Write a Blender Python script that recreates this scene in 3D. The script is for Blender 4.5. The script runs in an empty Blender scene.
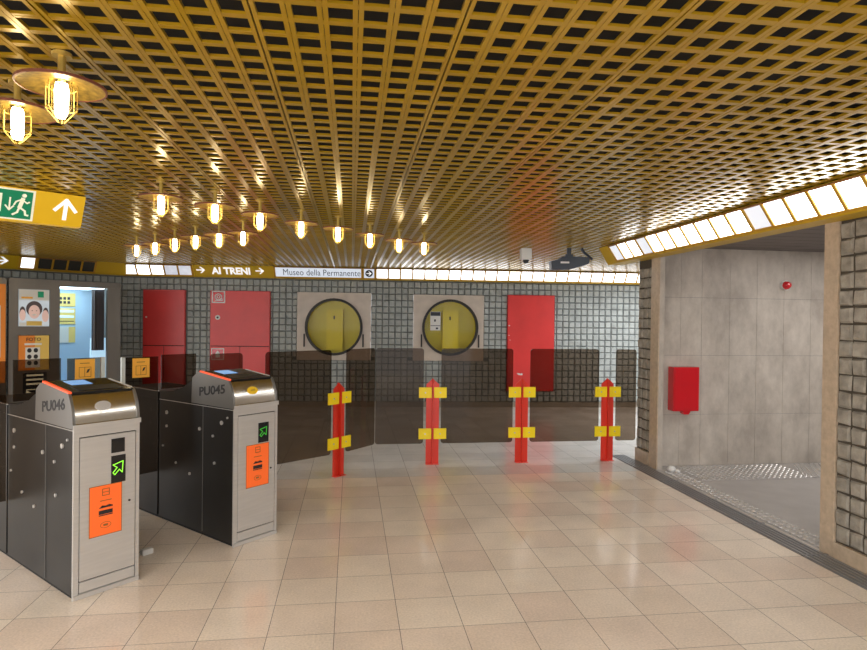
import bpy, bmesh, math, random
from mathutils import Matrix, Vector
random.seed(7)
C = bpy.context.scene
COL = C.collection
PI = math.pi
# ------------------------------------------------------------------ camera
cam = bpy.data.cameras.new('camera'); co = bpy.data.objects.new('camera', cam); COL.objects.link(co)
cam.sensor_width = 36; cam.lens = 36*600/867; cam.clip_start = .02
R_ = Vector((0.99073213, -0.13529913, 0.0119993)); U_ = Vector((-0.01076089, 0.00988075, 0.99989328)); F_ = Vector((0.13540326, 0.99075553, -0.00833324))
co.matrix_world = Matrix(((R_.x, U_.x, -F_.x, 0), (R_.y, U_.y, -F_.y, 0), (R_.z, U_.z, -F_.z, 1.5), (0, 0, 0, 1)))
C.camera = co
# ------------------------------------------------------------------ world, exposure
W = bpy.data.worlds.new('world'); C.world = W; W.use_nodes = True
W.node_tree.nodes['Background'].inputs[0].default_value = (.97, .97, 1, 1)
W.node_tree.nodes['Background'].inputs[1].default_value = .95
C.view_settings.view_transform = 'Standard'; C.view_settings.look = 'None'
C.view_settings.exposure = 1.36; C.view_settings.gamma = 1; C.view_settings.use_curve_mapping = False
CELL = 1.5        # strength of the fluorescent light boxes
BULB = 10.0       # strength of the cage lamp bulbs
def area(name, loc, sx, sy, power, col=(1, .98, .95)):
    l = bpy.data.lights.new(name, 'AREA'); l.shape = 'RECTANGLE'; l.size = sx; l.size_y = sy; l.energy = power; l.color = col
    o = bpy.data.objects.new(name, l); o.location = loc; COL.objects.link(o); return o
# added fill light in the unseen hall behind the camera
area('hall_fill', (-2.2, -2.6, 2.3), 7, 1.6, 320)
# added fill lights, no lamps seen there: side corridor, passage left of gates
area('corridor_fill', (5.0, 4.4, 2.27), 1.4, 1.2, 14, (1, .96, .93))  # stands in for light from the corridor's right end
area('passage_fill', (-6.6, 4.5, 2.3), 2.5, 4.0, 100)
area('far_hall_fill', (4.95, 7.9, 2.3), 1.3, 2.4, 42, (.95, .97, 1))  # added fill light, unseen, brightens the back wall from the right

# ------------------------------------------------------------------ materials
def mat(name, col=(.5, .5, .5), rough=.5, metal=0, emit=None, es=1, spec=.5, coat=0, bump=None, noise=None):
    m = bpy.data.materials.new(name); m.use_nodes = True
    nt = m.node_tree; b = nt.nodes['Principled BSDF']
    b.inputs['Base Color'].default_value = (*col, 1); b.inputs['Roughness'].default_value = rough
    b.inputs['Metallic'].default_value = metal; b.inputs['Specular IOR Level'].default_value = spec
    b.inputs['Coat Weight'].default_value = coat; b.inputs['Coat Roughness'].default_value = .18 if coat < .5 else .05
    if emit: b.inputs['Emission Color'].default_value = (*emit, 1); b.inputs['Emission Strength'].default_value = es
    tc = nt.nodes.new('ShaderNodeTexCoord')
    if noise:      # (scale, amount[, stretch])
        n = nt.nodes.new('ShaderNodeTexNoise'); n.inputs['Scale'].default_value = noise[0]; n.inputs['Detail'].default_value = 6
        mp = nt.nodes.new('ShaderNodeMapping'); nt.links.new(tc.outputs['Object'], mp.inputs[0]); nt.links.new(mp.outputs[0], n.inputs['Vector'])
        if len(noise) > 2: mp.inputs['Scale'].default_value = noise[2]
        mr = nt.nodes.new('ShaderNodeMapRange'); mr.inputs[1].default_value = .3; mr.inputs[2].default_value = .7
        mr.inputs[3].default_value = 1-noise[1]; mr.inputs[4].default_value = 1+noise[1]
        nt.links.new(n.outputs['Fac'], mr.inputs[0])
        mx = nt.nodes.new('ShaderNodeVectorMath'); mx.operation = 'SCALE'; mx.inputs[0].default_value = col
        nt.links.new(mr.outputs[0], mx.inputs['Scale']); nt.links.new(mx.outputs[0], b.inputs['Base Color'])
    if bump:       # (scale, strength)
        n = nt.nodes.new('ShaderNodeTexNoise'); n.inputs['Scale'].default_value = bump[0]; n.inputs['Detail'].default_value = 8
        nt.links.new(tc.outputs['Object'], n.inputs['Vector'])
        bp = nt.nodes.new('ShaderNodeBump'); bp.inputs['Strength'].default_value = bump[1]; bp.inputs['Distance'].default_value = .01
        nt.links.new(n.outputs['Fac'], bp.inputs['Height']); nt.links.new(bp.outputs[0], b.inputs['Normal'])
    return m
def glassy(name, tint, gloss=.03, ior=.013):
    m = bpy.data.materials.new(name); m.use_nodes = True; nt = m.node_tree; nt.nodes.clear()
    o = nt.nodes.new('ShaderNodeOutputMaterial'); t = nt.nodes.new('ShaderNodeBsdfTransparent'); g = nt.nodes.new('ShaderNodeBsdfGlossy')
    lw = nt.nodes.new('ShaderNodeLayerWeight'); pw = nt.nodes.new('ShaderNodeMath'); pw.operation = 'POWER'; pw.inputs[1].default_value = 5
    f = nt.nodes.new('ShaderNodeMath'); f.operation = 'MULTIPLY_ADD'; f.inputs[1].default_value = .6; f.inputs[2].default_value = ior; nt.links.new(lw.outputs['Facing'], pw.inputs[0]); nt.links.new(pw.outputs[0], f.inputs[0])
    x = nt.nodes.new('ShaderNodeMixShader')
    t.inputs[0].default_value = (*tint, 1); g.inputs['Roughness'].default_value = gloss
    nt.links.new(f.outputs[0], x.inputs[0]); nt.links.new(t.outputs[0], x.inputs[1]); nt.links.new(g.outputs[0], x.inputs[2]); nt.links.new(x.outputs[0], o.inputs[0])
    return m
def floor_mat():
    m = mat('floor_tiles', rough=.2); nt = m.node_tree; b = nt.nodes['Principled BSDF']; N = nt.nodes.new; L = nt.links.new
    tc = N('ShaderNodeTexCoord'); sp = N('ShaderNodeSeparateXYZ'); L(tc.outputs['Object'], sp.inputs[0])
    def mth(op, a, bb=None, c=None):
        n = N('ShaderNodeMath'); n.operation = op
        for i, v in enumerate((a, bb, c)):
            if v is None: continue
            if isinstance(v, (int, float)): n.inputs[i].default_value = v
            else: L(v, n.inputs[i])
        return n.outputs[0]
    T = .3135
    u = mth('DIVIDE', mth('SUBTRACT', sp.outputs[0], .247), T); v = mth('DIVIDE', mth('SUBTRACT', sp.outputs[1], 2.885), T)
    fu = mth('FRACT', u); fv = mth('FRACT', v)
    du = mth('ABSOLUTE', mth('SUBTRACT', fu, .5)); dv = mth('ABSOLUTE', mth('SUBTRACT', fv, .5))
    gu = mth('GREATER_THAN', du, .5-.0055); gv = mth('GREATER_THAN', dv, .5-.005)
    g = mth('MAXIMUM', gu, mth('MULTIPLY', gv, .95))
    cb = N('ShaderNodeCombineXYZ'); L(mth('FLOOR', u), cb.inputs[0]); L(mth('FLOOR', v), cb.inputs[1])
    wn = N('ShaderNodeTexWhiteNoise'); wn.noise_dimensions = '3D'; L(cb.outputs[0], wn.inputs['Vector'])
    r1 = N('ShaderNodeValToRGB'); r1.color_ramp.elements[0].color = (.79, .68, .57, 1); r1.color_ramp.elements[1].color = (.87, .78, .67, 1)
    e = r1.color_ramp.elements.new(.1); e.color = (.79, .665, .565, 1); e = r1.color_ramp.elements.new(.5); e.color = (.845, .745, .635, 1)
    L(wn.outputs['Value'], r1.inputs[0])
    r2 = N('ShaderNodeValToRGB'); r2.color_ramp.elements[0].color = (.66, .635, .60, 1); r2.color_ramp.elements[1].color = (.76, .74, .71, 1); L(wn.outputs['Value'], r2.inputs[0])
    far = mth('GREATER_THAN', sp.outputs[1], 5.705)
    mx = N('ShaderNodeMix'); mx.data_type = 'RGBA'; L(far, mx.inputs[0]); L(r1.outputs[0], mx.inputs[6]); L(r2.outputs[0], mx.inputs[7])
    n1 = N('ShaderNodeTexNoise'); n1.inputs['Scale'].default_value = 90; n1.inputs['Detail'].default_value = 4; L(tc.outputs['Object'], n1.inputs['Vector'])
    n2 = N('ShaderNodeTexNoise'); n2.inputs['Scale'].default_value = 3; n2.inputs['Detail'].default_value = 5; L(tc.outputs['Object'], n2.inputs['Vector'])
    k = mth('ADD', mth('MULTIPLY', mth('SUBTRACT', n1.outputs['Fac'], .5), .5), mth('ADD', mth('MULTIPLY', mth('SUBTRACT', n2.outputs['Fac'], .5), .35), 1))
    k = mth('MULTIPLY', k, mth('SUBTRACT', 1, mth('MULTIPLY', g, .68)))
    vm = N('ShaderNodeVectorMath'); vm.operation = 'SCALE'; L(mx.outputs[2], vm.inputs[0]); L(k, vm.inputs['Scale']); L(vm.outputs[0], b.inputs['Base Color'])
    rr = mth('ADD', .07, mth('ADD', mth('MULTIPLY', n2.outputs['Fac'], .12), mth('MULTIPLY', wn.outputs['Value'], .06))); L(rr, b.inputs['Roughness'])
    bp = N('ShaderNodeBump'); bp.inputs['Strength'].default_value = .25; bp.inputs['Distance'].default_value = .004
    h = mth('ADD', mth('MULTIPLY', wn.outputs['Value'], .0), mth('ADD', mth('MULTIPLY', n2.outputs['Fac'], .0), mth('MULTIPLY', g, -.4))); L(h, bp.inputs['Height']); L(bp.outputs[0], b.inputs['Normal'])
    return m
def concrete_mat():
    m = mat('fair_faced_concrete', (.40, .36, .32), .6, bump=(20, .15)); nt = m.node_tree; b = nt.nodes['Principled BSDF']; N = nt.nodes.new; L = nt.links.new
    tc = N('ShaderNodeTexCoord'); mp = N('ShaderNodeMapping'); mp.inputs['Scale'].default_value = (2.6, 2.6, 1.5); L(tc.outputs['Object'], mp.inputs[0])
    n = N('ShaderNodeTexNoise'); n.inputs['Scale'].default_value = 1.6; n.inputs['Detail'].default_value = 9; n.inputs['Roughness'].default_value = .65; L(mp.outputs[0], n.inputs['Vector'])
    r = N('ShaderNodeValToRGB'); r.color_ramp.elements[0].position = .36; r.color_ramp.elements[0].color = (.38, .335, .29, 1); r.color_ramp.elements[1].position = .66; r.color_ramp.elements[1].color = (.57, .515, .45, 1)
    L(n.outputs['Fac'], r.inputs[0]); L(r.outputs[0], b.inputs['Base Color']); return m
M = {}
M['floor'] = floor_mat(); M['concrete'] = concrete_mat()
M['gold'] = mat('ochre_ceiling_metal', (.37, .225, .008), .28, .3, noise=(2, .12), coat=.45); M['gold_shadow'] = mat('dark_void', (.012, .010, .008), .9)
M['block'] = mat('cast_stone_block', (.38, .41, .40), .75, noise=(6, .15), bump=(60, .5)); M['mortar'] = mat('dark_mortar', (.16, .175, .175), .9)
M['block_warm'] = mat('cast_stone_block_warm', (.31, .285, .24), .75, noise=(14, .3), bump=(70, .7)); M['mortar_warm'] = mat('brown_mortar', (.07, .058, .043), .9)
M['travertine'] = mat('pink_granite', (.50, .40, .295), .3, noise=(25, .13)); M['pinkstone'] = mat('pale_pink_stone', (.55, .48, .41), .35, noise=(8, .08))
M['yellow'] = mat('ochre_yellow_enamel', (.56, .36, .012), .4); M['yellow_lit'] = mat('backlit_ochre_sign', (.60, .38, .012), .4, emit=(1, .55, .01), es=.10); M['yellow_edge'] = mat('ochre_yellow_frame', (.50, .27, .02), .4)
M['rust_edge'] = mat('copper_brown_edge', (.28, .13, .05), .45)
M['cellA'] = mat('diffuser_white', (.8, .8, .8), .4, emit=(.97, .98, 1.0), es=CELL)
M['cellB'] = mat('diffuser_warm', (.8, .8, .7), .4, emit=(1.0, .93, .78), es=CELL*.75)
M['cellC'] = mat('diffuser_dim', (.7, .7, .75), .4, emit=(.75, .82, .95), es=CELL*.13, noise=(4, .3))
M['cellE'] = mat('diffuser_near_white', (.8, .8, .8), .4, emit=(.9, .95, 1), es=CELL*.55)
for k_, c_, e_ in (('A', (.97, .98, 1), 3.5), ('B', (1, .93, .78), 2.4), ('C', (.75, .82, .95), .28), ('E', (.9, .95, 1), 2.4)):
    M['near'+k_] = mat('right_diffuser_'+k_.lower(), (.7, .7, .7), .4, emit=c_, es=e_)
M['cellD'] = mat('diffuser_off', (.05, .05, .045), .25)
M['signwhite'] = mat('sign_white_lit', (.4, .4, .4), .4, emit=(.78, .87, 1), es=.26); M['white'] = mat('white_vinyl', (.8, .8, .78), .5, emit=(1, 1, 1), es=.25)
M['black'] = mat('black_print', (.012, .012, .014), .5); M['greytext'] = mat('dark_grey_print', (.03, .035, .045), .5)
M['green'] = mat('exit_green', (.004, .16, .075), .4, emit=(0, .3, .13), es=.12); M['cream'] = mat('pale_cream', (.75, .76, .6), .5, emit=(1, 1, .8), es=.12)
M['red'] = mat('red_painted_metal', (.68, .045, .042), .32, noise=(3, .08)); M['redpost'] = mat('red_gloss_paint', (.72, .038, .018), .3); M['redbright'] = mat('signal_red', (.62, .012, .02), .15, coat=.5)
M['clamp'] = mat('yellow_clamp_paint', (1, .77, .006), .4)
M['glass'] = glassy('brown_tinted_glass', (.50, .44, .385)); M['clear'] = glassy('clear_glass', (.95, .96, .93), .03, .006)
M['edge'] = mat('pale_glass_edge', (.55, .6, .58), .3)
M['steel'] = mat('brushed_steel', (.56, .545, .525), .34, .5, noise=(5, .05, (1, 1, 14))); M['steel_gloss'] = mat('polished_steel', (.82, .79, .73), .2, 1, bump=(3, .05))
M['darksteel'] = mat('dark_side_cladding', (.016, .0145, .013), .38, 0, spec=.22, noise=(4, .15)); M['midsteel'] = mat('dark_brushed_steel', (.20, .195, .185), .38, .6)
M['gap'] = mat('black_gap', (.006, .006, .006), .8); M['reader'] = mat('glossy_black_reader', (.01, .01, .011), .08); M['screen'] = mat('reader_screen', (.05, .1, .17), .1, emit=(.22, .42, .75), es=.35)
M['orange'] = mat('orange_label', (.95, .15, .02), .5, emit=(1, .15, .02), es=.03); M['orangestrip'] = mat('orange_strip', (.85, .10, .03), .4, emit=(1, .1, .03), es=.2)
M['sticker'] = mat('amber_sticker', (.85, .42, .045), .5); M['stickerdark'] = mat('sticker_print', (.25, .10, .02), .6)
M['ledgreen'] = mat('green_led', (.1, .5, .02), .5, emit=(.35, 1, .05), es=.4); M['ledgreen2'] = mat('green_led_dim', (.02, .3, .02), .5, emit=(.08, .6, .05), es=.16)
M['badge'] = mat('yellow_badge', (.8, .50, .0), .5)
M['bulb'] = mat('lamp_bulb', (.9, .85, .6), .4, emit=(1, .80, .46), es=BULB); M['cage'] = mat('brass_cage', (.5, .36, .09), .35, .7)
M['shade'] = mat('amber_perforated_shade', (.33, .22, .04), .35, .45, noise=(60, .4)); M['rim'] = mat('russet_rim', (.16, .05, .03), .4, .3)
M['booth'] = mat('booth_grey_metal', (.19, .175, .155), .32, .55, noise=(3, .1, (1, 1, .3))); M['boothlight'] = mat('booth_blue_interior', (.50, .68, .85), .5); M['boothlamp'] = mat('booth_lamp', (.8, .9, 1), .5, emit=(.62, .85, 1), es=2.6)
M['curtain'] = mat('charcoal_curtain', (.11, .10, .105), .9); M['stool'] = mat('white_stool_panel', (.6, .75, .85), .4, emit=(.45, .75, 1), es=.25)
M['skin'] = mat('skin_print', (.62, .42, .36), .5, emit=(.8, .55, .48), es=.12); M['hair'] = mat('dark_hair_print', (.06, .04, .04), .5, emit=(.1, .08, .08), es=.1); M['photobg'] = mat('photo_background', (.55, .6, .66), .4, emit=(.6, .75, .85), es=.12)
M['poster_orange'] = mat('poster_orange', (.75, .24, .03), .5); M['poster_yellow'] = mat('poster_yellow', (.75, .52, .12), .5); M['paper'] = mat('white_paper', (.7, .7, .66), .6)
M['poster_in'] = mat('yellow_leaflet', (.8, .62, .2), .5)
M['greylouver'] = mat('grey_violet_slats', (.145, .12, .115), .5, noise=(3, .15)); M['asphalt'] = mat('grey_rubber_floor', (.42, .405, .395), .3, noise=(6, .08)); M['stud'] = mat('steel_studs', (.75, .74, .72), .25, .5)
M['grate'] = mat('grate_dark_metal', (.26, .26, .27), .35, .4); M['grateslat'] = mat('grate_slat_metal', (.34, .35, .37), .3, .6)
M['niche'] = mat('niche_yellow_enamel', (.64, .52, .03), .35); M['nichebox'] = mat('niche_box_yellow', (.72, .56, .02), .35); M['rubber'] = mat('black_rubber', (.02, .018, .015), .5)
M['camwhite'] = mat('white_plastic', (.72, .72, .70), .4); M['navy'] = mat('dark_navy_plastic', (.025, .035, .055), .4)
M['base'] = mat('baseboard_stone', (.30, .26, .21), .5, noise=(6, .1))

# ------------------------------------------------------------------ mesh builder
class MB:
    def __init__(s): s.v = []; s.f = []; s.m = []; s.mats = []; s.X = Matrix.Identity(4)
    def mi(s, m):
        if m not in s.mats: s.mats.append(m)
        return s.mats.index(m)
    def add(s, vs, fs, m):
        b = len(s.v); k = s.mi(m)
        s.v += [tuple(s.X @ Vector(p)) for p in vs]; s.f += [tuple(b+i for i in f) for f in fs]; s.m += [k]*len(fs); return s
    def box(s, x0, x1, y0, y1, z0, z1, m):
        return s.add([(x0, y0, z0), (x1, y0, z0), (x1, y1, z0), (x0, y1, z0), (x0, y0, z1), (x1, y0, z1), (x1, y1, z1), (x0, y1, z1)],
                     [(0, 3, 2, 1), (4, 5, 6, 7), (0, 1, 5, 4), (1, 2, 6, 5), (2, 3, 7, 6), (3, 0, 4, 7)], m)
    def hexa(s, p, m):   # eight corners, bottom ring then top ring
        return s.add(p, [(0, 3, 2, 1), (4, 5, 6, 7), (0, 1, 5, 4), (1, 2, 6, 5), (2, 3, 7, 6), (3, 0, 4, 7)], m)
    def prism(s, poly, a, b, axis, m):   # poly in the other two axes, extruded from a to b
        n = len(poly)
        def P(u, v, w):
            return {'x': (w, u, v), 'y': (u, w, v), 'z': (u, v, w)}[axis]
        vs = [P(u, v, a) for u, v in poly] + [P(u, v, b) for u, v in poly]
        return s.add(vs, [tuple(range(n-1, -1, -1)), tuple(range(n, 2*n))] + [(i, (i+1) % n, n+(i+1) % n, n+i) for i in range(n)], m)
    def lathe(s, prof, m, c=(0, 0, 0), seg=24, axis='z', cap=True):
        n = len(prof); vs = []; fs = []
        for i in range(seg):
            a = 2*PI*i/seg; ca, sa = math.cos(a), math.sin(a)
            for r, h in prof:
                p = {'z': (r*ca, r*sa, h), 'y': (r*ca, h, r*sa), 'x': (h, r*ca, r*sa)}[axis]
                vs.append((c[0]+p[0], c[1]+p[1], c[2]+p[2]))
        for i in range(seg):
            j = (i+1) % seg
            for k in range(n-1): fs.append((i*n+k, j*n+k, j*n+k+1, i*n+k+1))
        if cap:
            fs.append(tuple(i*n for i in range(seg))[::-1]); fs.append(tuple(i*n+n-1 for i in range(seg)))
        return s.add(vs, fs, m)
    def tube(s, p, q, r, m, seg=8):
        p = Vector(p); q = Vector(q); d = (q-p).normalized(); a = d.orthogonal().normalized(); b = d.cross(a); vs = []
        for o in (p, q):
            for i in range(seg):
                t = 2*PI*i/seg; vs.append(tuple(o+a*math.cos(t)*r+b*math.sin(t)*r))
        return s.add(vs, [tuple(range(seg-1, -1, -1)), tuple(range(seg, 2*seg))] + [(i, (i+1) % seg, seg+(i+1) % seg, seg+i) for i in range(seg)], m)
    def path(s, pts, r, m, seg=8):
        for a, b in zip(pts, pts[1:]): s.tube(a, b, r, m, seg)
        return s
    def stroke(s, pts, w, y0, y1, m):   # flat polyline in the XZ plane
        for a, b in zip(pts, pts[1:]):
            a = Vector(a); b = Vector(b); d = (b-a).normalized(); n = Vector((-d.y, d.x))*w/2; a = a-d*w*.3; b = b+d*w*.3
            s.prism([tuple(a-n), tuple(b-n), tuple(b+n), tuple(a+n)], y0, y1, 'y', m)
        return s
    def build(s, name, parent=None, smooth=False, bevel=0, fix=True):
        me = bpy.data.meshes.new(name); me.from_pydata(s.v, [], s.f)
        for m in s.mats: me.materials.append(M[m])
        me.polygons.foreach_set('material_index', s.m)
        if fix or bevel:
            bm = bmesh.new(); bm.from_mesh(me)
            if bevel: bmesh.ops.bevel(bm, geom=bm.edges[:], offset=bevel, segments=2, affect='EDGES', clamp_overlap=True)
            bmesh.ops.recalc_face_normals(bm, faces=bm.faces[:]); bm.to_mesh(me); bm.free()
        if smooth:
            for p in me.polygons: p.use_smooth = True
            try: me.set_sharp_from_angle(angle=math.radians(38))
            except Exception: pass
        o = bpy.data.objects.new(name, me); COL.objects.link(o)
        if parent: o.parent = parent
        return o
def thing(name, label, cat, loc=(0, 0, 0), rz=0, group=None):
    o = bpy.data.objects.new(name, None); o.empty_display_size = .1; COL.objects.link(o); o.location = loc; o.rotation_euler = (0, 0, rz)
    o['label'] = label; o['category'] = cat
    if group: o['group'] = group
    return o
def tag(o, label, cat, group=None):
    o['label'] = label; o['category'] = cat
    if group: o['group'] = group
    return o
def struct(o): o['kind'] = 'structure'; return o
def copy_tree(o, parent=None):
    c = o.copy(); COL.objects.link(c); c.parent = parent
    for ch in o.children: copy_tree(ch, c)
    return c
def textobj(name, s, x0, z0, w, h, y, m, parent, bold=0, depth=.0015):
    """text fitted in a box of the thing's own front plane; x right, z up, facing -y"""
    cu = bpy.data.curves.new(name, 'FONT'); cu.body = s; cu.size = 1; cu.extrude = .5; cu.offset = bold; cu.resolution_u = 3
    t = bpy.data.objects.new(name, cu); COL.objects.link(t); dg = bpy.context.evaluated_depsgraph_get()
    me = bpy.data.meshes.new_from_object(t.evaluated_get(dg)); bpy.data.objects.remove(t)
    xs = [v.co.x for v in me.vertices]; ys = [v.co.y for v in me.vertices]; x_, X_ = min(xs), max(xs); y_, Y_ = min(ys), max(ys)
    for v in me.vertices:
        a, b, c = v.co; v.co = (x0+(a-x_)/(X_-x_)*w, y-(c+.5)*depth, z0+(b-y_)/(Y_-y_)*h)
    me.materials.clear(); me.materials.append(M[m]); me.name = name
    o = bpy.data.objects.new(name, me); COL.objects.link(o); o.parent = parent; return o

# ================================================================== STRUCTURE
K = Vector((-3.7, 10.578)); RB = Vector((5.8, 9.986)); LB = Vector((-8.2, 7.03))
tb = (RB-K).normalized(); tl = (K-LB).normalized()
rzb = math.atan2(tb.y, tb.x); rzl = math.atan2(tl.y, tl.x)
LENB = (RB-K).length; LENL = (K-LB).length
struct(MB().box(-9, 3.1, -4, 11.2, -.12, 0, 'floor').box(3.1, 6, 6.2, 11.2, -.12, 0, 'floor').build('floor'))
struct(MB().box(3.1, 6, -4, 6.2, -.12, 0, 'asphalt').build('floor'))

# ceiling: open grid of ochre bars under a dark void
mb = MB(); H = 2.36
xs = [-.290+.1*(k) for k in range(-85, 62)]
for k, x in enumerate(xs):
    seam = round((x-.31)/.1) % 6 == 0
    g = .0026 if seam else .0010
    for a, b in ((x-.0155, x-g), (x+g, x+.0155)): mb.box(a, b, -3.8 if x < 3.09 else 6.25, 11.0, H, H+.012, 'gold')
sx_ = [x for x in xs if round((x-.31)/.1) % 6 == 0 and x < 3.05]; sx_ = [-8.8]+sx_+[3.1]
for k in range(148):
    y = -3.72+.1*k; cut = k % 6 == 2
    for a, b in zip(sx_, sx_[1:]+([5.9] if y > 6.3 else [])):
        for c, d in (((y-.0125, y-.0012), (y+.0012, y+.0125)) if cut else ((y-.0125, y+.0125),)):
            mb.box(a+.003, b-.003, c, d, H+.001, H+.010, 'gold')
mb.box(-9, 6, -4, 11.3, 2.75, 2.80, 'gold_shadow').box(-9, -8.95, -4, 11.3, H, 2.75, 'gold_shadow').box(-9, 3.15, -4, -3.95, H, 2.75, 'gold_shadow').box(3.101, 3.15, -4, 6.3, H+.0, 2.75, 'gold_shadow')
struct(mb.build('ceiling', fix=False))

def block_wall(mb, L, z0, z1, holes, blk, mor, phase=0, pitch=.1075, back=.14, jit=.004, prot=.022):
    """blocks in the wall's own plane: x along, room side is -y; backing behind y=0"""
    cuts = sorted({0, L, *[h[0] for h in holes], *[h[1] for h in holes]})
    for a, b in zip(cuts, cuts[1:]):
        hs = [h for h in holes if h[0] <= a+1e-6 and h[1] >= b-1e-6 and h[4]]
        if hs:
            h = hs[0]; mb.box(a, b, 0, back, 0, h[2], mor).box(a, b, 0, back, h[3], H-.005, mor)
        else: mb.box(a, b, 0, back, 0, H-.005, mor)
    nx = int(L/pitch)+2; nz = int((z1-z0)/pitch+.02)
    for i in range(nx):
        for j in range(nz):
            a = phase+i*pitch+.006; b = a+pitch-.012; c = z0+j*pitch+.006; d = c+pitch-.012
            a = max(a, 0); b = min(b, L)
            for h in holes:
                if a < h[1] and b > h[0]:
                    if c < h[3] < d and d-h[3] > .012: c = h[3]
                    if c < h[2] < d and h[2]-c > .012: d = h[2]
            for h in holes:
                if c < h[3]-.004 and d > h[2]+.004:
                    if a < h[0] < b: b = h[0]
                    elif a < h[1] < b: a = h[1]
                    elif a >= h[0] and b <= h[1]:
                        if c < h[2] < d: d = h[2]
                        elif c < h[3] < d: c = h[3]
                        else: a = b
            if b-a < .02 or d-c < .02: continue
            J = lambda: random.uniform(-jit, jit)
            e = .010; t = prot+random.uniform(-.004, .005)
            mb.hexa([(a+J(), 0, c+J()), (b+J(), 0, c+J()), (b-e+J(), -t+J()*.5, c+e+J()), (a+e+J(), -t+J()*.5, c+e+J()),
                     (a+J(), 0, d+J()), (b+J(), 0, d+J()), (b-e+J(), -t+J()*.5, d-e+J()), (a+e+J(), -t+J()*.5, d-e+J())], blk)
def s_(s): return s+.3     # distances measured from the first cabinet, wall starts at K
holesB = [(s_(-.03), s_(.66), .29, 1.955, 0), (s_(1.06), s_(2.05), .29, 1.95, 0), (s_(2.49), s_(3.74), .795, 1.948, 1), (s_(4.46), s_(5.685), .795, 1.936, 1), (s_(6.09), s_(6.925), .28, 1.951, 0)]
mb = MB(); block_wall(mb, LENB, .09, 2.165, holesB, 'block', 'mortar', pitch=.1085)
o = struct(mb.build('wall_back', fix=False)); o.location = (K.x, K.y, 0); o.rotation_euler.z = rzb
mb = MB(); block_wall(mb, LENL, .09, 2.165, [], 'block', 'mortar', pitch=.1085)
o = struct(mb.build('wall_left', fix=False)); o.location = (LB.x, LB.y, 0); o.rotation_euler.z = rzl
o = struct(MB().box(0, LENB, -.03, 0, 0, .09, 'base').build('baseboard_back')); o.location = (K.x, K.y, 0); o.rotation_euler.z = rzb
o = struct(MB().box(0, LENL, -.03, 0, 0, .09, 'base').build('baseboard_left')); o.location = (LB.x, LB.y, 0); o.rotation_euler.z = rzl
# right wall near the camera: local x runs towards the camera
mb = MB(); block_wall(mb, 6.6, .105, 2.16, [], 'block_warm', 'mortar_warm', jit=.005, pitch=.108, prot=.013)
o = struct(mb.build('wall_right', fix=False)); o.location = (3.115, 3.474, 0); o.rotation_euler.z = -PI/2
struct(MB().box(3.098, 3.26, 3.475, 3.595, 0, 2.18, 'travertine').build('trim_1', bevel=.004))
struct(MB().box(3.095, 3.115, -3.15, 3.474, 0, .10, 'travertine').build('baseboard_right'))
# far pier beyond the corridor mouth
mb = MB(); block_wall(mb, .30, .14, 2.16, [], 'block_warm', 'mortar_warm', jit=.004, pitch=.108, back=.06, prot=.012)
o = struct(mb.build('wall_pier', fix=False)); o.location = (3.12, 6.21, 0); o.rotation_euler.z = -PI/2
struct(MB().box(3.095, 3.12, 5.911, 6.21, 0, .135, 'travertine').build('baseboard_pier'))
struct(MB().box(3.10, 3.114, 5.75, 5.91, 0, 2.18, 'travertine').build('trim_2', bevel=.002))
struct(MB().box(3.1141, 3.165, 5.75, 5.88, 0, 2.3, 'concrete').build('trim_3'))
# concrete corridor wall with formwork joints
mb = MB(); X0 = 3.16; js = [3.417, 3.654, 3.973, 4.285, 4.601, 4.921, 5.24, 5.56, 5.88]; zs = [.538, 1.161, 1.768]
ex = [X0]+js+[6]; ez = [0]+zs+[2.42]; g = .0014
for a, b in zip(ex, ex[1:]):
    for c, d in zip(ez, ez[1:]): mb.box(a+g, b-g, 5.88, 5.92, c+g, d-g, 'concrete')
mb.box(X0, 6, 5.884, 6.2, 0, 2.42, 'mortar')
struct(mb.build('wall_corridor', fix=False))
struct(MB().box(6, 6.1, -4, 6.2, 0, 2.42, 'concrete').build('wall_corridor_end'))
struct(MB().box(5.75, 5.85, 6.2, 9.98, 0, 2.355, 'concrete').build('wall_far_right'))  # unseen end wall, added to keep world light out of the back hall
# corridor soffit of grey slats
mb = MB()
for k in range(30): mb.box(3.16, 6, -.1+k*.2+.006, -.1+k*.2+.194, 2.285, 2.30, 'greylouver')
mb.box(3.16, 6, -.2, 6.2, 2.32, 2.36, 'gold_shadow')
struct(mb.build('ceiling_corridor', fix=False))

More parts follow.
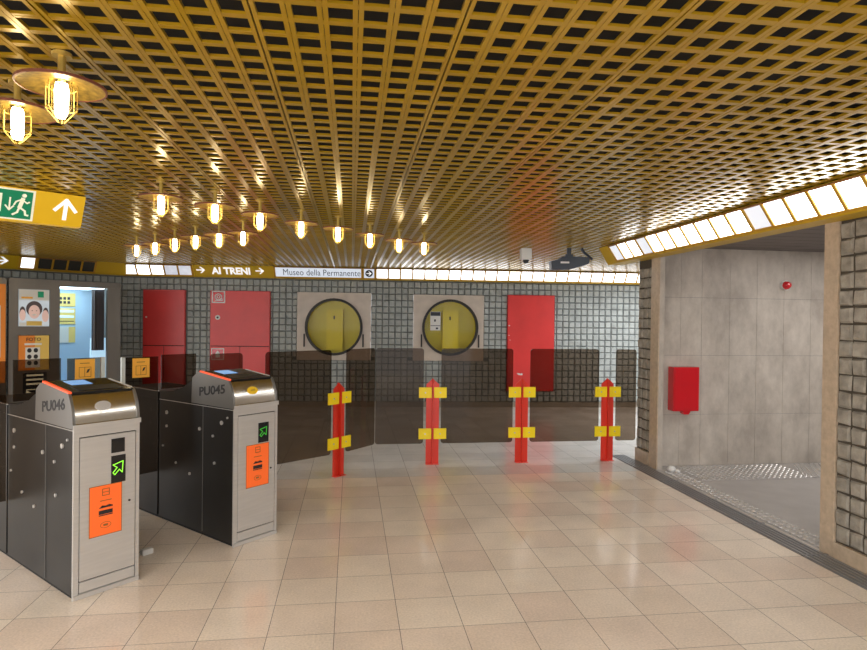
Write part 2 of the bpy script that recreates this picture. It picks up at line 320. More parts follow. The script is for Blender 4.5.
# ================================================================== LIGHT BANDS AND SIGN BOXES
ZB, ZT, OFF, BOF = 2.178, 2.355, .285, .16
def band(name, label, cat, origin, rz, L, cells, m_face='yellow', e0=0, e1=0, group=None, off=OFF):
    """sloped light box hung in the angle of wall and ceiling. cells: (x0, x1, material) cut in the face"""
    t = thing(name, label, cat, (*origin, 0), rz, group)
    def P(x, f): return (x, -.03-(off-.03)*f, ZB+(ZT-ZB)*f)
    mb = MB()
    mb.hexa([(0, -BOF, ZB-.012), (L, -BOF, ZB-.012), (L, -.002, ZB-.012), (0, -.002, ZB-.012), (e0, -off, ZT), (L+e1, -off, ZT), (L+e1, -.002, ZT), (e0, -.002, ZT)], m_face)
    mb.build('housing', t)
    # face normal offset
    nrm = Vector((0, -(ZT-ZB+.012), -(off-BOF))).normalized()
    def F(x, f, d): 
        fx = x+(e0 if x <= 0 else e1 if x >= L else 0)*f
        return (fx+nrm.x*d, -BOF-(off-BOF)*f+nrm.y*d, ZB-.012+(ZT-ZB+.012)*f+nrm.z*d)
    def strip(x0, x1, f0, f1, d0, d1, m, mb):
        mb.hexa([F(x0, f0, d0), F(x1, f0, d0), F(x1, f1, d0), F(x0, f1, d0), F(x0, f0, d1), F(x1, f0, d1), F(x1, f1, d1), F(x0, f1, d1)], m)
    for x0, x1, m in cells:
        if m: q = MB(); strip(x0+.008, x1-.008, .16, .93, .001, .006, m, q); q.build('light_panel', t)
    if cells:
        q = MB(); a = min(c[0] for c in cells); b = max(c[1] for c in cells)
        for x in sorted({round(c[0], 4) for c in cells} | {round(c[1], 4) for c in cells}): strip(x-.0125, x+.0125, .13, .96, .001, .016, 'yellow_edge', q)
        strip(a-.008, b+.008, .08, .16, .001, .015, 'yellow_edge', q); strip(a-.008, b+.008, .93, .985, .001, .015, 'rust_edge', q)
        q.build('frame_grid', t)
    t['F'] = 0; del t['F']
    return t, F
def facetext(t, F, s, x0, x1, f0, f1, m, name='lettering', bold=0):
    o = textobj(name, s, x0, f0, x1-x0, f1-f0, 0, m, t, bold, .0015)
    for v in o.data.vertices:
        x, y, z = v.co; p = F(x, z, .003-y); v.co = p
    return o
def faceshape(t, F, polys, m, name, d=.004):
    mb = MB()
    for poly in polys:
        n = len(poly); mb.add([F(x, f, .0015) for x, f in poly]+[F(x, f, d) for x, f in poly], [tuple(range(n-1, -1, -1)), tuple(range(n, 2*n))]+[(i, (i+1) % n, n+(i+1) % n, n+i) for i in range(n)], m)
    return mb.build(name, t)
def arrow_polys(cx, cf, w, h):
    # right arrow, w wide (metres), h high (face fraction)
    return [[(cx-w/2, cf-h*.09), (cx+w*.38, cf-h*.09), (cx+w*.38, cf+h*.09), (cx-w/2, cf+h*.09)],
            [(cx+w/2, cf), (cx+w*.08, cf-h/2), (cx-w*.12, cf-h/2), (cx+w*.27, cf)],
            [(cx+w/2, cf), (cx+w*.27, cf), (cx-w*.12, cf+h/2), (cx+w*.08, cf+h/2)]]
def at(s): p = K+tb*(s+.3); return (p.x, p.y)
mit = OFF*math.tan((rzl-rzb)/2)
# back wall
tb1, F1 = band('wall_light_box', 'back wall light box with five lit panels, left of the yellow AI TRENI sign', 'light box', at(-.3), rzb, 1.155, [(.02+.22*k, .24+.22*k, ('cellE', 'cellA', 'cellE', 'cellC', 'cellC')[k]) for k in range(5)], e0=mit)
t2, F2 = band('direction_sign', 'ochre yellow lightbox sign reading AI TRENI between two white arrows', 'sign', at(.86), rzb, 1.275, [])
facetext(t2, F2, 'AI TRENI', .27, .893, .26, .84, 'white', bold=.04)
faceshape(t2, F2, arrow_polys(.10, .58, .14, .5), 'white', 'arrow'); faceshape(t2, F2, arrow_polys(1.05, .58, .14, .5), 'white', 'arrow')
t3, F3 = band('museum_sign', 'pale lit sign reading Museo della Permanente under the ceiling', 'sign', at(2.14), rzb, 1.45, [(.012, 1.445, 'signwhite')])
def F3b(x, f, d): return F3(x, f, d+.006)
facetext(t3, F3b, 'Museo della Permanente', .15, 1.42, .30, .80, 'greytext', bold=-.004)
t4, F4 = band('arrow_sign', 'small lit square sign with white arrow on a black disc', 'sign', at(3.597), rzb, .215, [(.01, .205, 'signwhite')])
def F4b(x, f, d): return F4(x, f, d+.006)
def F4c(x, f, d): return F4(x, f, d+.009)
faceshape(t4, F4b, [[(.107+.062*math.cos(a*PI/12), .55+.29*math.sin(a*PI/12)) for a in range(24)]], 'black', 'disc')
faceshape(t4, F4c, arrow_polys(.107, .55, .085, .32), 'white', 'arrow')
cellsB = [(.005+.2045*k, .005+.2045*(k+1), 'cellB' if k in (5, 11) else 'cellE' if k in (0, 1) else 'cellA') for k in range(23)]
band('wall_light_box', 'long lit light box above the two round niches and the lone red cabinet', 'light box', at(3.815), rzb, 5.35, cellsB)
# angled left wall
dd = lambda s: (LB+tl*s)
sx = lambda X: (X-LB.x)/tl.x
a0 = sx(-4.72); a1 = sx(-4.60); 
t5, F5 = band('wall_light_box', 'yellow light box over the photo booth, one lit panel and four dark ones', 'light box', tuple(dd(sx(-4.93))), rzl, LENL-sx(-4.93), [(.02, .21, 'cellE'), (.235, .43, 'cellD'), (.43, .625, 'cellD'), (.625, .82, 'cellD'), (.82, 1.01, 'cellD')], e1=-mit)
t6, F6 = band('direction_sign', 'ochre yellow sign box with white arrow at the left edge of the photo', 'sign', tuple(dd(sx(-6.4))), rzl, sx(-4.932)-sx(-6.4), [])
faceshape(t6, F6, arrow_polys(sx(-4.932)-sx(-6.4)-.20, .58, .17, .55), 'white', 'arrow')
# right wall: starts beyond the corridor mouth and runs past the camera
pit = .21; y_start = 6.66; first = y_start-6.375
names = 'CEECABAAAAACEEAAEAAEAABAAAEAAAAEAAAAAAAEAAAAAAAA'
cellsR = [(first+pit*k, first+pit*(k+1), 'near'+names[k]) for k in range(44)]
band('wall_light_box', 'long lit light box with yellow frame running along the right wall over the corridor', 'light box', (3.115, y_start), -PI/2, first+44*pit+.05, cellsR, e0=.02)

# ================================================================== RIGHT SIDE FLOOR: grate and tactile studs
mb = MB(); mb.box(2.905, 3.083, -3.15, 6.4, .001, .004, 'grate')
for k in range(5): mb.box(2.915+.034*k, 2.930+.034*k, -3.15, 6.4, .004, .009, 'grateslat')
for k in range(16): mb.box(2.905, 3.083, -3.1+k*.6, -3.08+k*.6, .004, .010, 'grate')
tag(mb.build('drain_grate'), 'long dark metal floor grate along the right wall and corridor mouth', 'drain grate')
mb = MB(); mb.box(3.13, 3.31, 3.62, 5.66, .001, .003, 'asphalt')
for i in range(33):
    for j in range(3):
        x = 3.145+.06*j; y = 3.645+.0625*i
        mb.lathe([(.019, .003), (.015, .008)], 'stud', (x, y, 0), 8)
o = mb.build('tactile_stud_strip', fix=False); tag(o, 'strip of pale steel studs on the grey floor beside the grate', 'tactile strip')
mb = MB(); mb.box(3.32, 6, 5.30, 5.86, .001, .003, 'asphalt')
for k in range(46):
    x = 3.36+.057*k
    for j in range(1 if k > 20 else 9):
        if k > 20: mb.hexa([(x-.15, 5.33, .003), (x-.135, 5.33, .003), (x+.165, 5.83, .003), (x+.15, 5.83, .003), (x-.15, 5.33, .008), (x-.135, 5.33, .008), (x+.165, 5.83, .008), (x+.15, 5.83, .008)], 'stud')
        else: mb.lathe([(.015, .003), (.011, .008)], 'stud', (x, 5.34+.06*j, 0), 8)
o = mb.build('tactile_rib_strip', fix=False); tag(o, 'ribbed pale guide strip on the grey floor along the concrete wall', 'tactile strip')

# ================================================================== BACK WALL FITTINGS
def local(s, d=0):
    p = K+tb*(s+.3)-Vector((-tb.y, tb.x))*d; return (p.x, p.y, 0)
def cabinet(s0, w, label, doors=True, z0=.29, z1=1.95, lock=None):
    t = thing('red_utility_cabinet', label, 'cabinet', local(s0), rzb, None)
    MB().box(.004, w-.004, -.045, -.001, z0, z1, 'red').build('body', t)
    if doors:
        MB().box(.014, w-.014, -.047, -.0451, z0+.02, z1-.02, 'gap').build('door_gap', t)
        MB().box(.012, w-.012, -.06, -.0471, 1.027, z1-.01, 'red').build('upper_door', t, bevel=.003)
        MB().box(.012, w/2-.004, -.06, -.0471, z0+.01, 1.015, 'red').build('lower_door', t, bevel=.003)
        MB().box(w/2+.004, w-.012, -.06, -.0471, z0+.01, 1.015, 'red').build('lower_door', t, bevel=.003)
    else:
        MB().box(.012, w-.012, -.06, -.0455, z0+.01, z1-.01, 'red').build('door', t, bevel=.003)
    return t
c1 = cabinet(-.03, .69, 'flush red metal cabinet with a single small lock, nearest the photo booth')
MB().lathe([(.014, -.07), (.014, -.0605)], 'camwhite', (.065, 0, 1.493), 12, 'y').build('lock', c1)
c2 = cabinet(1.06, .99, 'wide red cabinet with fire hose and alarm stickers on its left edge')
MB().lathe([(.04, -.066), (.04, -.0605)], 'camwhite', (.13, 0, 1.50), 16, 'y').lathe([(.018, -.074), (.018, -.067)], 'black', (.13, 0, 1.50), 12, 'y').build('lock', c2)
st = MB().box(.03, .25, -.064, -.0605, 1.74, 1.945, 'camwhite').box(.05, .23, -.066, -.0641, 1.76, 1.925, 'redbright')
ring = [(.14+.05*math.cos(a), 1.843+.05*math.sin(a)) for a in [i*PI/10 for i in range(19)]]
st.stroke(ring, .016, -.068, -.0661, 'camwhite'); st.stroke([(.14+.022*math.cos(a), 1.843+.022*math.sin(a)) for a in [i*PI/5 for i in range(11)]], .012, -.068, -.0661, 'camwhite')
st.stroke([(.19, 1.83), (.205, 1.785), (.09, 1.785)], .012, -.068, -.0661, 'camwhite')
o = st.build('hose_sticker', c2); o['label'] = 'red and white fire hose reel sticker'
st = MB().box(.03, .24, -.064, -.0605, .79, .985, 'camwhite').box(.045, .225, -.066, -.0641, .805, .97, 'redbright').prism([(.10, .83), (.17, .83), (.17, .90), (.135, .945), (.10, .90)], -.068, -.0661, 'y', 'camwhite')
o = st.build('alarm_sticker', c2); o['label'] = 'red and white fire alarm sticker'
c3 = cabinet(6.09, .835, 'plain red cabinet door standing alone between round niche and far pier', False, .28, 1.951)
mb = MB()
for x, z, r in ((.035, 1.42, .018), (.03, 1.25, .012), (.05, 1.17, .01), (.22, .58, .03), (.26, .575, .025), (.19, .59, .015)):
    mb.prism([(x+r*random.uniform(.6, 1.3)*math.cos(a), z+r*random.uniform(.4, .9)*math.sin(a)) for a in [i*PI/4 for i in range(8)]], -.062, -.0602, 'y', 'camwhite')
o = mb.build('scratches', c3); o['label'] = 'bare white chips in the red paint'

def niche(s0, w, zlo, zhi, cx, cz, r, label, notice):
    t = thing('round_wall_niche', label, 'wall niche', local(s0), rzb)
    # stone surround with a true round hole
    n = 48; mb = MB(); cxl = cx-s0
    ring_ = [(cxl+r*math.cos(2*PI*i/n), cz+r*math.sin(2*PI*i/n)) for i in range(n)]
    def onsq(i):
        a = 2*PI*i/n; dx, dz = math.cos(a), math.sin(a); ks = []
        if dx > 1e-9: ks.append((w-.003-cxl)/dx)
        if dx < -1e-9: ks.append((.003-cxl)/dx)
        if dz > 1e-9: ks.append((zhi-.003-cz)/dz)
        if dz < -1e-9: ks.append((zlo+.003-cz)/dz)
        k = min(ks); return (cxl+dx*k, cz+dz*k)
    out = [onsq(i) for i in range(n)]
    # snap the outer ring to the corners
    for cxx, czz in ((.003, zlo+.003), (w-.003, zlo+.003), (.003, zhi-.003), (w-.003, zhi-.003)):
        i = min(range(n), key=lambda i: (out[i][0]-cxx)**2+(out[i][1]-czz)**2); out[i] = (cxx, czz)
    vs = [(x, -.03, z) for x, z in ring_]+[(x, -.03, z) for x, z in out]+[(x, .03, z) for x, z in ring_]+[(x, .03, z) for x, z in out]
    fs = []
    for i in range(n):
        j = (i+1) % n
        fs += [(i, j, n+j, n+i), (2*n+i, 3*n+i, 3*n+j, 2*n+j), (i, 2*n+i, 2*n+j, j), (n+i, n+j, 3*n+j, 3*n+i)]
    mb.add(vs, fs, 'pinkstone').build('stone_surround', t)
    MB().lathe([(r-.004, .031), (r-.004, .1), (.001, .1), (.001, .104), (r+.004, .104), (r+.004, .031)], 'niche', (cxl, 0, cz), 48, 'y', cap=False).build('recess', t, smooth=True)
    MB().lathe([(r-.03, -.055), (r+.012, -.055), (r+.012, -.031), (r-.005, -.031), (r-.005, -.0), (r-.03, -.0), (r-.03, -.055)], 'rubber', (cxl, 0, cz), 48, 'y', cap=False).build('porthole_ring', t, smooth=True)
    b = MB().box(cxl-.13, cxl+.15, .02, .095, cz-.40, cz+.30, 'nichebox').build('control_box', t, bevel=.006)
    MB().box(cxl-.012, cxl+.012, .012, .0195, cz+.13, cz+.19, 'black').build('slot', b)
    MB().lathe([(.001, -.02), (r-.032, -.02), (r-.032, -.012), (.001, -.012)], 'clear', (cxl, 0, cz), 48, 'y', cap=False).build('glass_disc', t)
    for sx_ in (-1, 1):
        MB().box(cxl+sx_*(r+.02)-.012, cxl+sx_*(r+.02)+.012, -.05, -.031, cz-.34, cz-.12, 'rubber').build('hinge_bar', t)
    if notice:
        p = MB().box(cxl-.345, cxl-.17, -.026, -.0215, cz-.05, cz+.27, 'paper').build('notice', t)
        MB().box(cxl-.34, cxl-.175, -.028, -.0265, cz+.20, cz+.265, 'greytext').box(cxl-.28, cxl-.25, -.028, -.0265, cz+.10, cz+.14, 'greytext').box(cxl-.34, cxl-.175, -.028, -.0265, cz+.025, cz+.035, 'greytext').box(cxl-.25, cxl-.21, -.028, -.0265, cz-.03, cz+.0, 'greytext').build('notice_print', p)
    return t
niche(2.49, 1.25, .795, 1.948, 3.112, 1.362, .475, 'round yellow porthole niche in pale stone square, without a paper notice', False)
niche(4.46, 1.225, .795, 1.936, 5.10, 1.372, .475, 'round yellow porthole niche with white paper notice behind its glass', True)

# ================================================================== PHOTO BOOTH
bx = Vector((-4.5, 8.412)); bt = Vector((.733, .680)); rzo = math.atan2(bt.y, bt.x)
bo = .109  # booth front starts here on the measured line
t = thing('photo_booth', 'grey metal photo booth with lit blue cabin and charcoal curtain', 'photo booth', (bx.x, bx.y, 0), rzo)
q = lambda s: s+bo
MB().box(q(-.0), q(1.403), 0, .05, 1.90, 1.985, 'booth').box(q(0), q(1.403), .05, .9, 1.93, 1.985, 'booth').build('roof', t, bevel=.006)
MB().box(q(.0), q(.105), 0, .05, 0, 1.90, 'booth').box(q(.475), q(.595), 0, .05, 0, 1.90, 'booth').box(q(.105), q(.475), 0.0, .05, 1.845, 1.90, 'booth').box(q(.105), q(.475), .0, .05, 1.235, 1.35, 'booth').box(q(.105), q(.475), .0, .05, 0, .76, 'booth').build('front_panel', t)
MB().box(q(1.215), q(1.403), 0, .05, 0, 1.90, 'booth').build('right_panel', t, bevel=.004)
MB().box(q(1.36), q(1.40), .051, .9, 0, 1.925, 'booth').build('side_panel', t)
MB().box(q(.56), q(1.355), .85, .89, 0, 1.92, 'boothlight').box(q(.56), q(.60), .052, .85, 0, 1.92, 'boothlight').build('cabin_lining', t)
MB().box(q(.60), q(1.355), .052, .85, 0, .35, 'boothlight').build('cabin_floor_box', t)
o = MB().box(q(.62), q(1.20), .06, .70, 1.895, 1.925, 'boothlamp').build('cabin_lamp', t); o['label'] = 'glowing pale blue lamp strip'
mb = MB()
pts = [(q(1.05)+.16*i/30, .10+.035*math.sin(i*1.3)) for i in range(31)]
for (a, b), (c, d) in zip(pts, pts[1:]): mb.hexa([(a, b, 1.0), (c, d, 1.0), (c, d+.006, 1.0), (a, b+.006, 1.0), (a, b, 1.89), (c, d, 1.89), (c, d+.006, 1.89), (a, b+.006, 1.89)], 'curtain')
mb.build('curtain', t)
MB().box(q(1.11), q(1.33), .3, .34, .36, 1.17, 'stool').build('stool_panel', t)
# posters inside the cabin
mb = MB().box(q(.603), q(.612), .12, .55, 1.52, 1.80, 'poster_in').box(q(.603), q(.612), .12, .55, 1.10, 1.49, 'poster_in')
for y, z in ((.2, 1.7), (.34, 1.7), (.2, 1.62), (.34, 1.62)): mb.box(q(.612), q(.615), y, y+.09, z-.03, z+.03, 'black')
for z in (1.42, 1.36, 1.30): mb.box(q(.612), q(.615), .16, .5, z-.008, z+.008, 'greytext')
mb.box(q(.612), q(.615), .16, .5, 1.2, 1.26, 'paper'); mb.build('instruction_leaflet', t)
# back wall leaflets seen through the opening
mb = MB().box(q(.84), q(1.09), .835, .849, 1.64, 1.84, 'poster_in').box(q(.84), q(1.09), .835, .849, 1.37, 1.61, 'poster_in').box(q(.84), q(1.09), .835, .849, 1.09, 1.33, 'paper').box(q(1.0), q(1.09), .832, .835, 1.09, 1.33, 'poster_in')
mb.box(q(.86), q(1.07), .832, .835, 1.55, 1.585, 'stool').box(q(.86), q(1.07), .832, .835, 1.47, 1.50, 'stool').box(q(.86), q(1.07), .832, .835, 1.41, 1.42, 'greytext')
for i in range(3):
    for k in range(2): mb.box(q(.87)+.055*i, q(.905)+.055*i, .831, .835, 1.68+.06*k, 1.72+.06*k, 'greytext')
mb.build('instruction_leaflet', t)
# photo display
d = MB().box(q(.112), q(.468), .008, .045, 1.352, 1.843, 'photobg').build('display_screen', t); d['label'] = 'bright screen showing three smiling people'
mb = MB().box(q(.115), q(.465), .004, .0079, 1.70, 1.84, 'paper').box(q(.14), q(.27), .003, .0039, 1.72, 1.745, 'sticker').box(q(.33), q(.40), .003, .0039, 1.74, 1.82, 'green')
def disc(mb, cx, cz, rx, rz_, y0, y1, m, n=20): mb.prism([(cx+rx*math.cos(2*PI*i/n), cz+rz_*math.sin(2*PI*i/n)) for i in range(n)], y0, y1, 'y', m)
disc(mb, q(.29), 1.585, .095, .105, .0055, .0078, 'hair'); disc(mb, q(.29), 1.545, .066, .092, .004, .0054, 'skin')
disc(mb, q(.145+.01), 1.53, .035, .085, .0055, .0078, 'hair'); disc(mb, q(.155), 1.50, .035, .075, .004, .0054, 'skin'); disc(mb, q(.425), 1.52, .035, .085, .0055, .0078, 'hair'); disc(mb, q(.42), 1.49, .04, .08, .004, .0054, 'skin')
disc(mb, q(.29), 1.505, .028, .01, .003, .0039, 'paper'); disc(mb, q(.265), 1.56, .008, .005, .003, .0039, 'hair'); disc(mb, q(.315), 1.56, .008, .005, .003, .0039, 'hair')
mb.box(q(.20), q(.38), .004, .0078, 1.36, 1.42, 'poster_yellow').box(q(.12), q(.19), .004, .0078, 1.36, 1.40, 'paper')
mb.build('portrait_picture', d)
MB().box(q(.112), q(.468), .015, .045, 1.245, 1.345, 'navy').box(q(.115), q(.40), .004, .012, 1.235, 1.262, 'stool').build('delivery_slot', t)
p = MB().box(q(.112), q(.30), .006, .045, .765, 1.228, 'poster_orange').box(q(.30), q(.468), .006, .045, .765, 1.228, 'poster_yellow').build('poster', t); p['label'] = 'orange and yellow photo price poster'
textobj('poster_title', 'FOTO', q(.20), 1.155, .17, .045, .005, 'black', p, .01)
mb = MB().box(q(.19), q(.36), .003, .0058, .80, 1.07, 'paper').box(q(.18), q(.38), .003, .0058, 1.10, 1.125, 'paper')
for i in range(2):
    for j in range(3): disc(mb, q(.235)+.075*i, 1.03-.085*j, .026, .03, .0015, .0029, 'black')
mb.build('poster_print', p)
mb = MB()
for k in range(3): mb.box(q(.2), q(.4), -.003, -.0005, .685-.058*k, .708-.058*k, 'cream')
mb.box(q(.2), q(.4), -.003, -.0005, .50, .512, 'cream').prism([(q(.2), .50), (q(.2), .45), (q(.3), .42), (q(.4), .45), (q(.4), .50), (q(.32), .45), (q(.28), .45)], -.003, -.0005, 'y', 'cream')
mb.build('striped_label', t)
MB().box(q(.16), q(.44), -.0005, -.0001, .40, .73, 'black').build('label_backing', t)
# neighbouring machine with orange poster
t = thing('poster_kiosk', 'dark kiosk with tall orange poster at the left edge, beside the photo booth', 'kiosk', (bx.x, bx.y, 0), rzo)
MB().box(-1.1, .085, .0, .8, 0, 1.975, 'booth').build('body', t, bevel=.004)
p = MB().box(-.9, .07, -.012, -.001, .62, 1.90, 'poster_orange').build('poster', t)
MB().box(-.7, .015, -.016, -.0125, .95, 1.62, 'paper').box(-.6, -.005, -.018, -.0165, 1.25, 1.48, 'black').box(-.6, -.01, -.018, -.0165, 1.0, 1.18, 'greytext').build('poster_picture', p)

# ================================================================== TURNSTILES
def arc(c, r, a0, a1, n): return [(c[0]+r*math.cos(math.radians(a0+(a1-a0)*i/n)), c[1]+r*math.sin(math.radians(a0+(a1-a0)*i/n))) for i in range(n+1)]
def turnstile(P0, num, label, two, lab, badge, paddles):
    t = thing('ticket_turnstile', label, 'turnstile', (P0[0], P0[1], 0), PI/4, 'metro ticket turnstiles')
    Wd = .347
    top = [(.012, .905), (.487, .905)]
    # side profile (y back, z up)
    mb = MB()
    mb.prism([(.012, .02), (.938, .02), (.938, .948), (.86, .953), (.75, .965), (.62, 1.0), (.54, 1.04), (.488, 1.06), (.488, .903), (.012, .903)], .004, Wd-.004, 'x', 'darksteel')
    mb.prism([(.962, .02), (1.46, .02), (1.46, .948), (.962, .948)], .004, Wd-.004, 'x', 'darksteel')
    mb.box(.05, Wd-.05, .938, .962, .02, .93, 'gap')
    b = mb.build('body', t)
    MB().box(.012, Wd-.012, .02, 1.44, 0, .019, 'gap').build('plinth', t)
    mb = MB()
    for x0, x1 in ((-.0005, .0035), (Wd-.0035, Wd+.0005)):
        mb.hexa([(x0, .012, .893), (x1, .012, .893), (x1, .936, .886), (x0, .936, .886), (x0, .012, .8965), (x1, .012, .8965), (x1, .936, .8895), (x0, .936, .8895)], 'steel')
        mb.box(x0, x1, .3585, .3615, .03, .893, 'midsteel')
        mb.box(x0, x1, .94, 1.46, .945, .9485, 'steel')
    mb.build('panel_seam', t)
    for y, z, r in ((.14, .80, .014), (.075, .84, .007), (.24, .70, .009), (.40, .73, .012), (.83, .80, .014), (.83, .70, .010), (.70, .45, .009), (.52, .40, .010), (.22, .52, .010), (.88, .55, .008)):
        MB().lathe([(r, -.0045), (r, .0035)], 'steel', (0, y, z), 12, 'x').build('bolt', t)
    # front frame, door
    mb = MB(); mb.box(0, .028, 0, .0115, 0, .905, 'steel').box(Wd-.020, Wd, 0, .0115, 0, .905, 'steel').box(.028, Wd-.02, 0, .0115, .858, .905, 'steel').box(.028, Wd-.02, 0, .0115, 0, .028, 'steel')
    mb.box(0, Wd, .0115, .0119, 0, .905, 'gap'); mb.build('front_frame', t)
    MB().box(.002, Wd-.002, -.007, -.0005, .006, .026, 'steel').build('toe_strip', t)
    MB().box(.032, Wd-.024, -.002, .011, .032, .088, 'steel').build('kick_plate', t, bevel=.002)
    dr = MB().box(.032, Wd-.024, -.003, .011, .094, .852, 'steel').build('front_door', t, bevel=.002)
    MB().lathe([(.006, -.008), (.006, -.0035)], 'black', (.290, 0, .47), 10, 'y').build('lock', dr)
    # hood
    side = [(.0, .905), (.0, .918), (.012, .928), (.012, .945)] + [(.016, .975), (.026, 1.01), (.042, 1.045), (.060, 1.076), (.068, 1.083)] + [(.40, 1.117), (.43, 1.112), (.487, 1.075), (.494, .94), (.494, .905)]
    h = MB().prism(side, .012, Wd-.012, 'x', 'steel_gloss').build('hood', t, smooth=True)
    sidec = [(-.004, .903), (-.004, .922), (.006, .932), (.008, .950), (.012, .978), (.022, 1.013), (.038, 1.048), (.058, 1.080), (.068, 1.088), (.40, 1.121), (.435, 1.115), (.492, 1.077), (.499, .94), (.499, .903)]
    for x0, x1 in ((-.003, .0115), (Wd-.0115, Wd+.003)): MB().prism(sidec, x0, x1, 'x', 'midsteel').build('hood_cheek', t)
    MB().box(-.004, Wd+.004, -.008, -.0045, .900, .926, 'steel').build('front_lip', t)
    # identification number on the left cheek
    o = textobj('number', num, 0, .985, .30, .062, 0, 'black', t, .022, .001)
    for v in o.data.vertices: x, y, z = v.co; v.co = (-.0035+y, .40-x, z-.055*(.40-x-.05)/.4+.02)
    # orange strip along the left of the reader
    MB().hexa([(-.004, .055, 1.086), (.012, .055, 1.086), (.012, .40, 1.122), (-.004, .40, 1.122), (-.004, .055, 1.096), (.012, .055, 1.096), (.012, .40, 1.132), (-.004, .40, 1.132)], 'orangestrip').build('orange_strip', t)
    def sl(x0, x1, y0, y1, d0, d1, m, mb):
        zz = lambda y: 1.083+(y-.068)*(1.117-1.083)/(.40-.068)
        mb.hexa([(x0, y0, zz(y0)+d0), (x1, y0, zz(y0)+d0), (x1, y1, zz(y1)+d0), (x0, y1, zz(y1)+d0), (x0, y0, zz(y0)+d1), (x1, y0, zz(y0)+d1), (x1, y1, zz(y1)+d1), (x0, y1, zz(y1)+d1)], m); return mb
    rd = sl(.013, Wd-.012, .056, .40, .001, .010, 'reader', MB()).build('reader_top', t)
    sl(.09, .20, .25, .37, .0101, .012, 'screen', MB()).build('reader_screen', rd)
    sl(.06, .30, .09, .20, .0101, .0125, 'black', MB()).build('card_pad', rd)
    sl(Wd-.012, Wd+.0, .09, .36, .006, .012, 'camwhite', MB()).build('side_trim', t)
    # badge
    mb = MB(); ang = math.radians(20)
    disc(mb, 0, 0, .042, .026, -.002, .0, badge)
    o = mb.build('badge', t); o.location = (.158, .026, 1.012); o.rotation_euler.x = -ang
    if badge == 'badge':
        o['label'] = 'yellow oval badge'
        textobj('badge_print', 'ATM', -.016, -.006, .032, .011, -.0021, 'black', o, 0, .001)
    # displays
    def display(x0, x1, z0, z1, arrow, lm='ledgreen'):
        d = MB().box(x0, x1, -.006, -.0031, z0, z1, 'reader').build('display', t)
        if arrow:
            cx, cz = (x0+x1)/2, (z0+z1)/2; k = (z1-z0)/.15
            MB().stroke([(cx-.030, cz+.025*k), (cx+.024, cz+.040*k), (cx+.020, cz-.022*k), (cx+.004, cz-.004*k), (cx-.020, cz-.030*k), (cx-.030, cz-.018*k), (cx-.008, cz+.008*k), (cx-.030, cz+.025*k)], .0045, -.008, -.0061, lm).build('green_arrow', d)
    if two: display(.190, .262, .749, .827, False); display(.190, .267, .583, .733, True)
    else: display(.186, .269, .657, .791, True, 'ledgreen2')
    # orange label
    x0, x1, z0, z1 = lab
    l = MB().box(x0, x1, -.0055, -.0031, z0, z1, 'orange').build('orange_label', t); w = x1-x0; hh = z1-z0
    MB().stroke([(x0, z0), (x1, z0), (x1, z1), (x0, z1), (x0, z0)], .003, -.006, -.0056, 'stickerdark').build('label_border', l)
    mb = MB(); cx = (x0+x1)/2
    mb.stroke([(cx-.018, z1-.055), (cx+.018, z1-.055), (cx+.018, z1-.02), (cx-.018, z1-.02), (cx-.018, z1-.055)], .004, -.0065, -.0056, 'stickerdark')
    mb.box(cx-.018, cx+.018, -.0065, -.0056, z1-.0395, z1-.0355, 'stickerdark').box(cx-.03, cx+.03, -.0065, -.0056, z1-.085, z1-.081, 'stickerdark')
    mb.build('label_icon', l); mb = MB()
    mb.prism([(cx-.036, z0+hh*.545), (cx-.02, z0+hh*.60), (cx, z0+hh*.585), (cx+.018, z0+hh*.60), (cx+.036, z0+hh*.575), (cx+.036, z0+hh*.55)], -.0065, -.0056, 'y', 'black')
    mb.box(cx-.036, cx+.036, -.0065, -.0056, z0+hh*.42, z0+hh*.50, 'black').box(cx-.036, cx+.036, -.0065, -.0056, z0+hh*.39, z0+hh*.41, 'black')
    mb.build('label_print', l); mb = MB()
    mb.stroke([(cx+.028*math.cos(a*PI/8), z0+hh*.2+.016*math.sin(a*PI/8)) for a in range(17)], .002, -.0065, -.0056, 'stickerdark')
    mb.box(cx-.012, cx+.012, -.0065, -.0056, z0+hh*.18, z0+hh*.22, 'stickerdark')
    mb.build('card_symbol', l)
    # glass paddles that shut the passage
    for x0, x1, z1, ydist, edge, stk in paddles:
        p = MB().box(x0, x1, ydist, ydist+.01, .96 if 0 <= x0 < Wd-.05 else .35, z1, 'glass').build('glass_paddle', t)
        if edge is not None: MB().box(edge-.012, edge+.012, ydist-.006, ydist+.016, .35, z1+.002, 'edge').build('edge_strip', p)
        if stk is not None:
            s = MB().box(stk, stk+.125, ydist-.003, ydist-.0005, z1-.148, z1-.008, 'sticker').build('safety_sticker', p); s['label'] = 'amber safety sticker with pictograms'
            a, b, y1 = stk, z1-.148, ydist
            MB().stroke([(a+.025, b+.02), (a+.025, b+.085), (a+.06, b+.085), (a+.06, b+.02), (a+.025, b+.02)], .003, y1-.004, y1-.0031, 'stickerdark').stroke([(a+.06, b+.085), (a+.1, b+.085), (a+.1, b+.02), (a+.06, b+.02)], .003, y1-.004, y1-.0031, 'stickerdark').box(a+.03, a+.09, y1-.004, y1-.0031, b+.11, b+.115, 'stickerdark').prism([(a+.07, b+.045), (a+.085, b+.05), (a+.095, b+.075), (a+.078, b+.07)], y1-.004, y1-.0031, 'y', 'black').build('sticker_print', s)
    return t
Ya = .945
turnstile((-1.433, 3.356), 'PU046', 'nearest steel turnstile marked PU046, with two displays and grey oval', True, (.078, .247, .311, .582), 'steel',
          [(-.42, -.005, 1.215, Ya, -.42, None), (.03, .30, 1.22, Ya, None, None), (.34, .565, 1.215, Ya+.0, .565, .385)])
